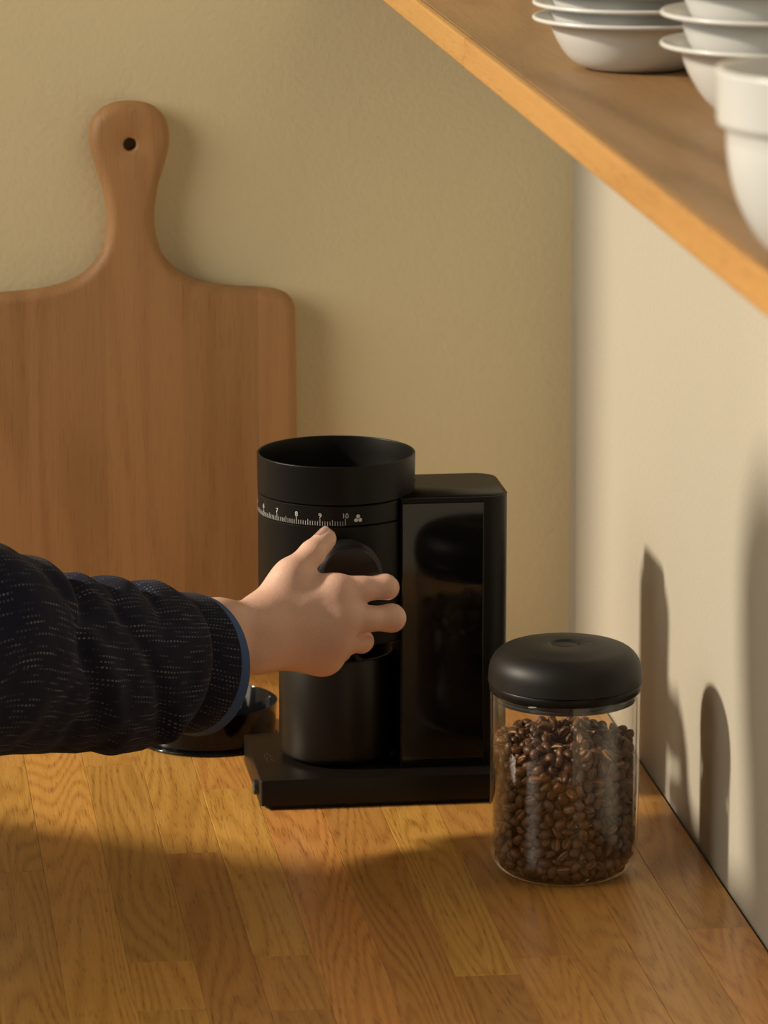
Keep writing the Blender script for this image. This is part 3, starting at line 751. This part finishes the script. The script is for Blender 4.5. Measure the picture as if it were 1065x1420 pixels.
# body of the sleeve, from the cuff seam to the elbow and up the upper arm
body = [station((229, 826), (200, 996), 0.92), station((237, 819), (199, 1006), 0.97), station((226, 813), (187, 1029), 1.0), station((203, 809), (167, 1040), 1.0), station((170, 808), (132, 1043), 1.0),
        station((130, 803), (85, 1043), 1.0), station((88, 797), (34, 1043), 1.02), station((45, 785), (-16, 1045), 1.02), station((10, 763), (-58, 1048), 1.04), station((-44, 742), (-112, 1054), 1.03)]
e = body[-1][0]
for cx, cy, cz, ru, rs, tilt in ((-0.628, -0.775, 0.205, 0.076, 0.078, 22), (-0.675, -0.808, 0.245, 0.076, 0.078, 36), (-0.727, -0.850, 0.305, 0.076, 0.078, 44), (-0.780, -0.890, 0.365, 0.080, 0.082, 44), (-0.84, -0.930, 0.405, 0.085, 0.085, 30)):
    a = math.radians(tilt); axis_h = Vector((-math.cos(PHI), -math.sin(PHI), 0))
    up = (Vector((0, 0, 1))*math.cos(a)-axis_h*math.sin(a))
    body.append((Vector((cx, cy, cz)), up*ru, hdir*rs))
FOLDS = [(0.018, 1.3, 0.0040, 0.012, 0.8, 0.010), (0.050, 1.4, -0.0050, 0.0065, 0.7, -0.015), (0.072, 1.3, 0.0040, 0.012, 0.8, -0.02), (0.096, 1.35, -0.0042, 0.006, 0.7, -0.02),
         (0.116, 1.3, 0.0030, 0.011, 0.7, -0.02), (0.138, 1.2, -0.0095, 0.0085, 0.8, -0.030), (0.163, 1.2, 0.0070, 0.018, 0.9, -0.02), (0.085, 0.3, -0.0045, 0.0085, 0.8, 0.045), (0.115, -0.2, 0.0045, 0.012, 0.8, 0.055),
         (0.040, -0.7, -0.0050, 0.008, 0.6, 0.040), (0.020, -0.9, 0.0035, 0.010, 0.6, 0.030), (0.150, 0.1, -0.0060, 0.010, 0.9, 0.050), (0.065, -1.0, 0.0030, 0.012, 0.7, 0.03), (0.12, -1.0, -0.0040, 0.010, 0.6, 0.04)]
def folds(v, a):
    a = (a+PI) % (2*PI)-PI
    w = min(1, max(0, (v-0.010)/0.015)); d = 0
    for v0, a0, A, wd, sp, k in FOLDS:
        d += A*math.exp(-((v-v0-k*(a-a0))/wd)**2)*math.exp(-((a-a0)/sp)**2)
    d += 0.0032*mnoise.noise(Vector((v*24, math.cos(a)*1.7, math.sin(a)*1.7+v*9)))+0.0012*mnoise.noise(Vector((v*70, math.cos(a)*4, math.sin(a)*4+7)))
    return d*w
slv = solid(obj('jacket_sleeve', tube(spline(body, 14), 128, folds), M['cloth'], pr, world=True), 0.0016)
# cuff: a plain narrower band and the blue lining showing at its edge
cuff = [station((228, 828), (198, 990), 0.93, 0.0), station((242, 824), (214, 1001), 0.93), station((258, 822), (236, 1013), 0.95), station((272, 822.5), (250, 1016), 0.97)]
def ripple(v, a): return 0.0012*mnoise.noise(Vector((v*30, math.cos(a)*2, math.sin(a)*2+3)))
cf = solid(obj('cuff', tube(spline(cuff, 6), 96), M['cloth'], slv, world=True), 0.0016)
lin = [station((262, 824), (240, 1013), 0.945), station((271, 823), (249, 1015.5), 0.965), station((278, 824), (258, 1018), 0.985), station((281, 825), (261, 1019.5), 0.985), station((280, 829), (260, 1015), 0.965), station((262, 832), (240, 1008), 0.93)]
solid(obj('cuff_lining', tube(spline(lin, 4), 96), M['lining'], slv, world=True, label='bright blue lining at the cuff edge'), 0.0010)

# ------------------------------------------------------------------ the rest of the person, standing left of the picture
def sdf_mesh(name, fn, lo, hi, h):
    f = Field(lo, hi, h); V, Q = surface_nets(fn(f), f.lo, h); me = mesh_np(name, V, Q)
    bm = bmesh.new(); bm.from_mesh(me); bmesh.ops.recalc_face_normals(bm, faces=bm.faces)
    for _ in range(2): bmesh.ops.smooth_vert(bm, verts=bm.verts, factor=0.5, use_axis_x=True, use_axis_y=True, use_axis_z=True)
    bm.to_mesh(me); bm.free(); return me
SR, SL, HIP = Vector((-0.86, -0.94, 0.40)), Vector((-1.00, -0.68, 0.365)), Vector((-1.20, -0.90, -0.10))
MID = (SR+SL)/2; NK = MID+Vector((0.03, 0.03, 0.09))
LE = Vector((-1.00, -0.42, 0.16))
def torso(f):
    d = f.cap(SR, SL, 0.075, 0.075)
    side = (SL-SR).normalized()
    for s in (-1, 1):
        d = smin(d, f.cap(MID+side*s*0.09+Vector((-0.03, 0, -0.06)), HIP+side*s*0.07, 0.105, 0.10), 0.08)
    d = smin(d, f.cap(SL, LE, 0.065, 0.054), 0.05)
    return smin(d, f.cap(LE, Vector((-1.10, -0.64, -0.03)), 0.054, 0.046), 0.03)
obj('jacket', sdf_mesh('jacket', torso, (-1.45, -1.20, -0.26), (-0.72, -0.33, 0.56), 0.009), M['cloth_plain'], pr, world=True)
HC = NK+Vector((0.055, 0.02, 0.15))
def headf(f):
    d = f.cap(NK+Vector((-0.01, 0, -0.05)), HC+Vector((-0.02, 0, -0.05)), 0.055, 0.055)
    d = smin(d, f.cap(HC+Vector((-0.02, 0, 0.03)), HC+Vector((0.015, 0.005, -0.05)), 0.085, 0.062), 0.03)
    d = smin(d, f.cap(HC+Vector((0.085, 0.02, 0.0)), HC+Vector((0.098, 0.022, -0.035)), 0.008, 0.013), 0.012)
    for s in (-1, 1):
        side = (SL-SR).normalized()
        d = smin(d, f.cap(HC+side*s*0.078+Vector((-0.02, 0, 0.015)), HC+side*s*0.074+Vector((-0.015, 0, -0.02)), 0.012, 0.009), 0.006)
    return d
obj('head', sdf_mesh('head', headf, (-1.10, -1.0, 0.34), (-0.68, -0.56, 0.86), 0.006), M['skin'], pr, world=True)
def hairf(f):
    d = f.cap(HC+Vector((-0.03, -0.004, 0.042)), HC+Vector((-0.045, -0.01, -0.035)), 0.088, 0.075)
    return smax(d, -f.cap(HC+Vector((0.12, 0.03, 0.01)), HC+Vector((0.11, 0.03, -0.12)), 0.105, 0.12), 0.01)
obj('hair', sdf_mesh('hair', hairf, (-1.10, -1.0, 0.34), (-0.68, -0.56, 0.86), 0.007), M['hair'], pr, world=True)
def legs(f):
    side = (SL-SR).normalized(); d = None
    for s in (-1, 1):
        a = HIP+side*s*0.085; c = smin(f.cap(a, a+Vector((0.02, 0, -0.40)), 0.095, 0.062), f.cap(a+Vector((0.02, 0, -0.40)), a+Vector((0, 0, -0.745)), 0.062, 0.05), 0.03)
        c = smin(c, f.cap(a+Vector((-0.01, 0, -0.765)), a+Vector((0.14, 0.05, -0.765)), 0.033, 0.03), 0.02)
        d = c if d is None else smin(d, c, 0.02)
    return d
obj('trousers', sdf_mesh('trousers', legs, (-1.42, -1.16, -0.92), (-0.98, -0.62, 0.02), 0.011), M['trousers'], pr, world=True)
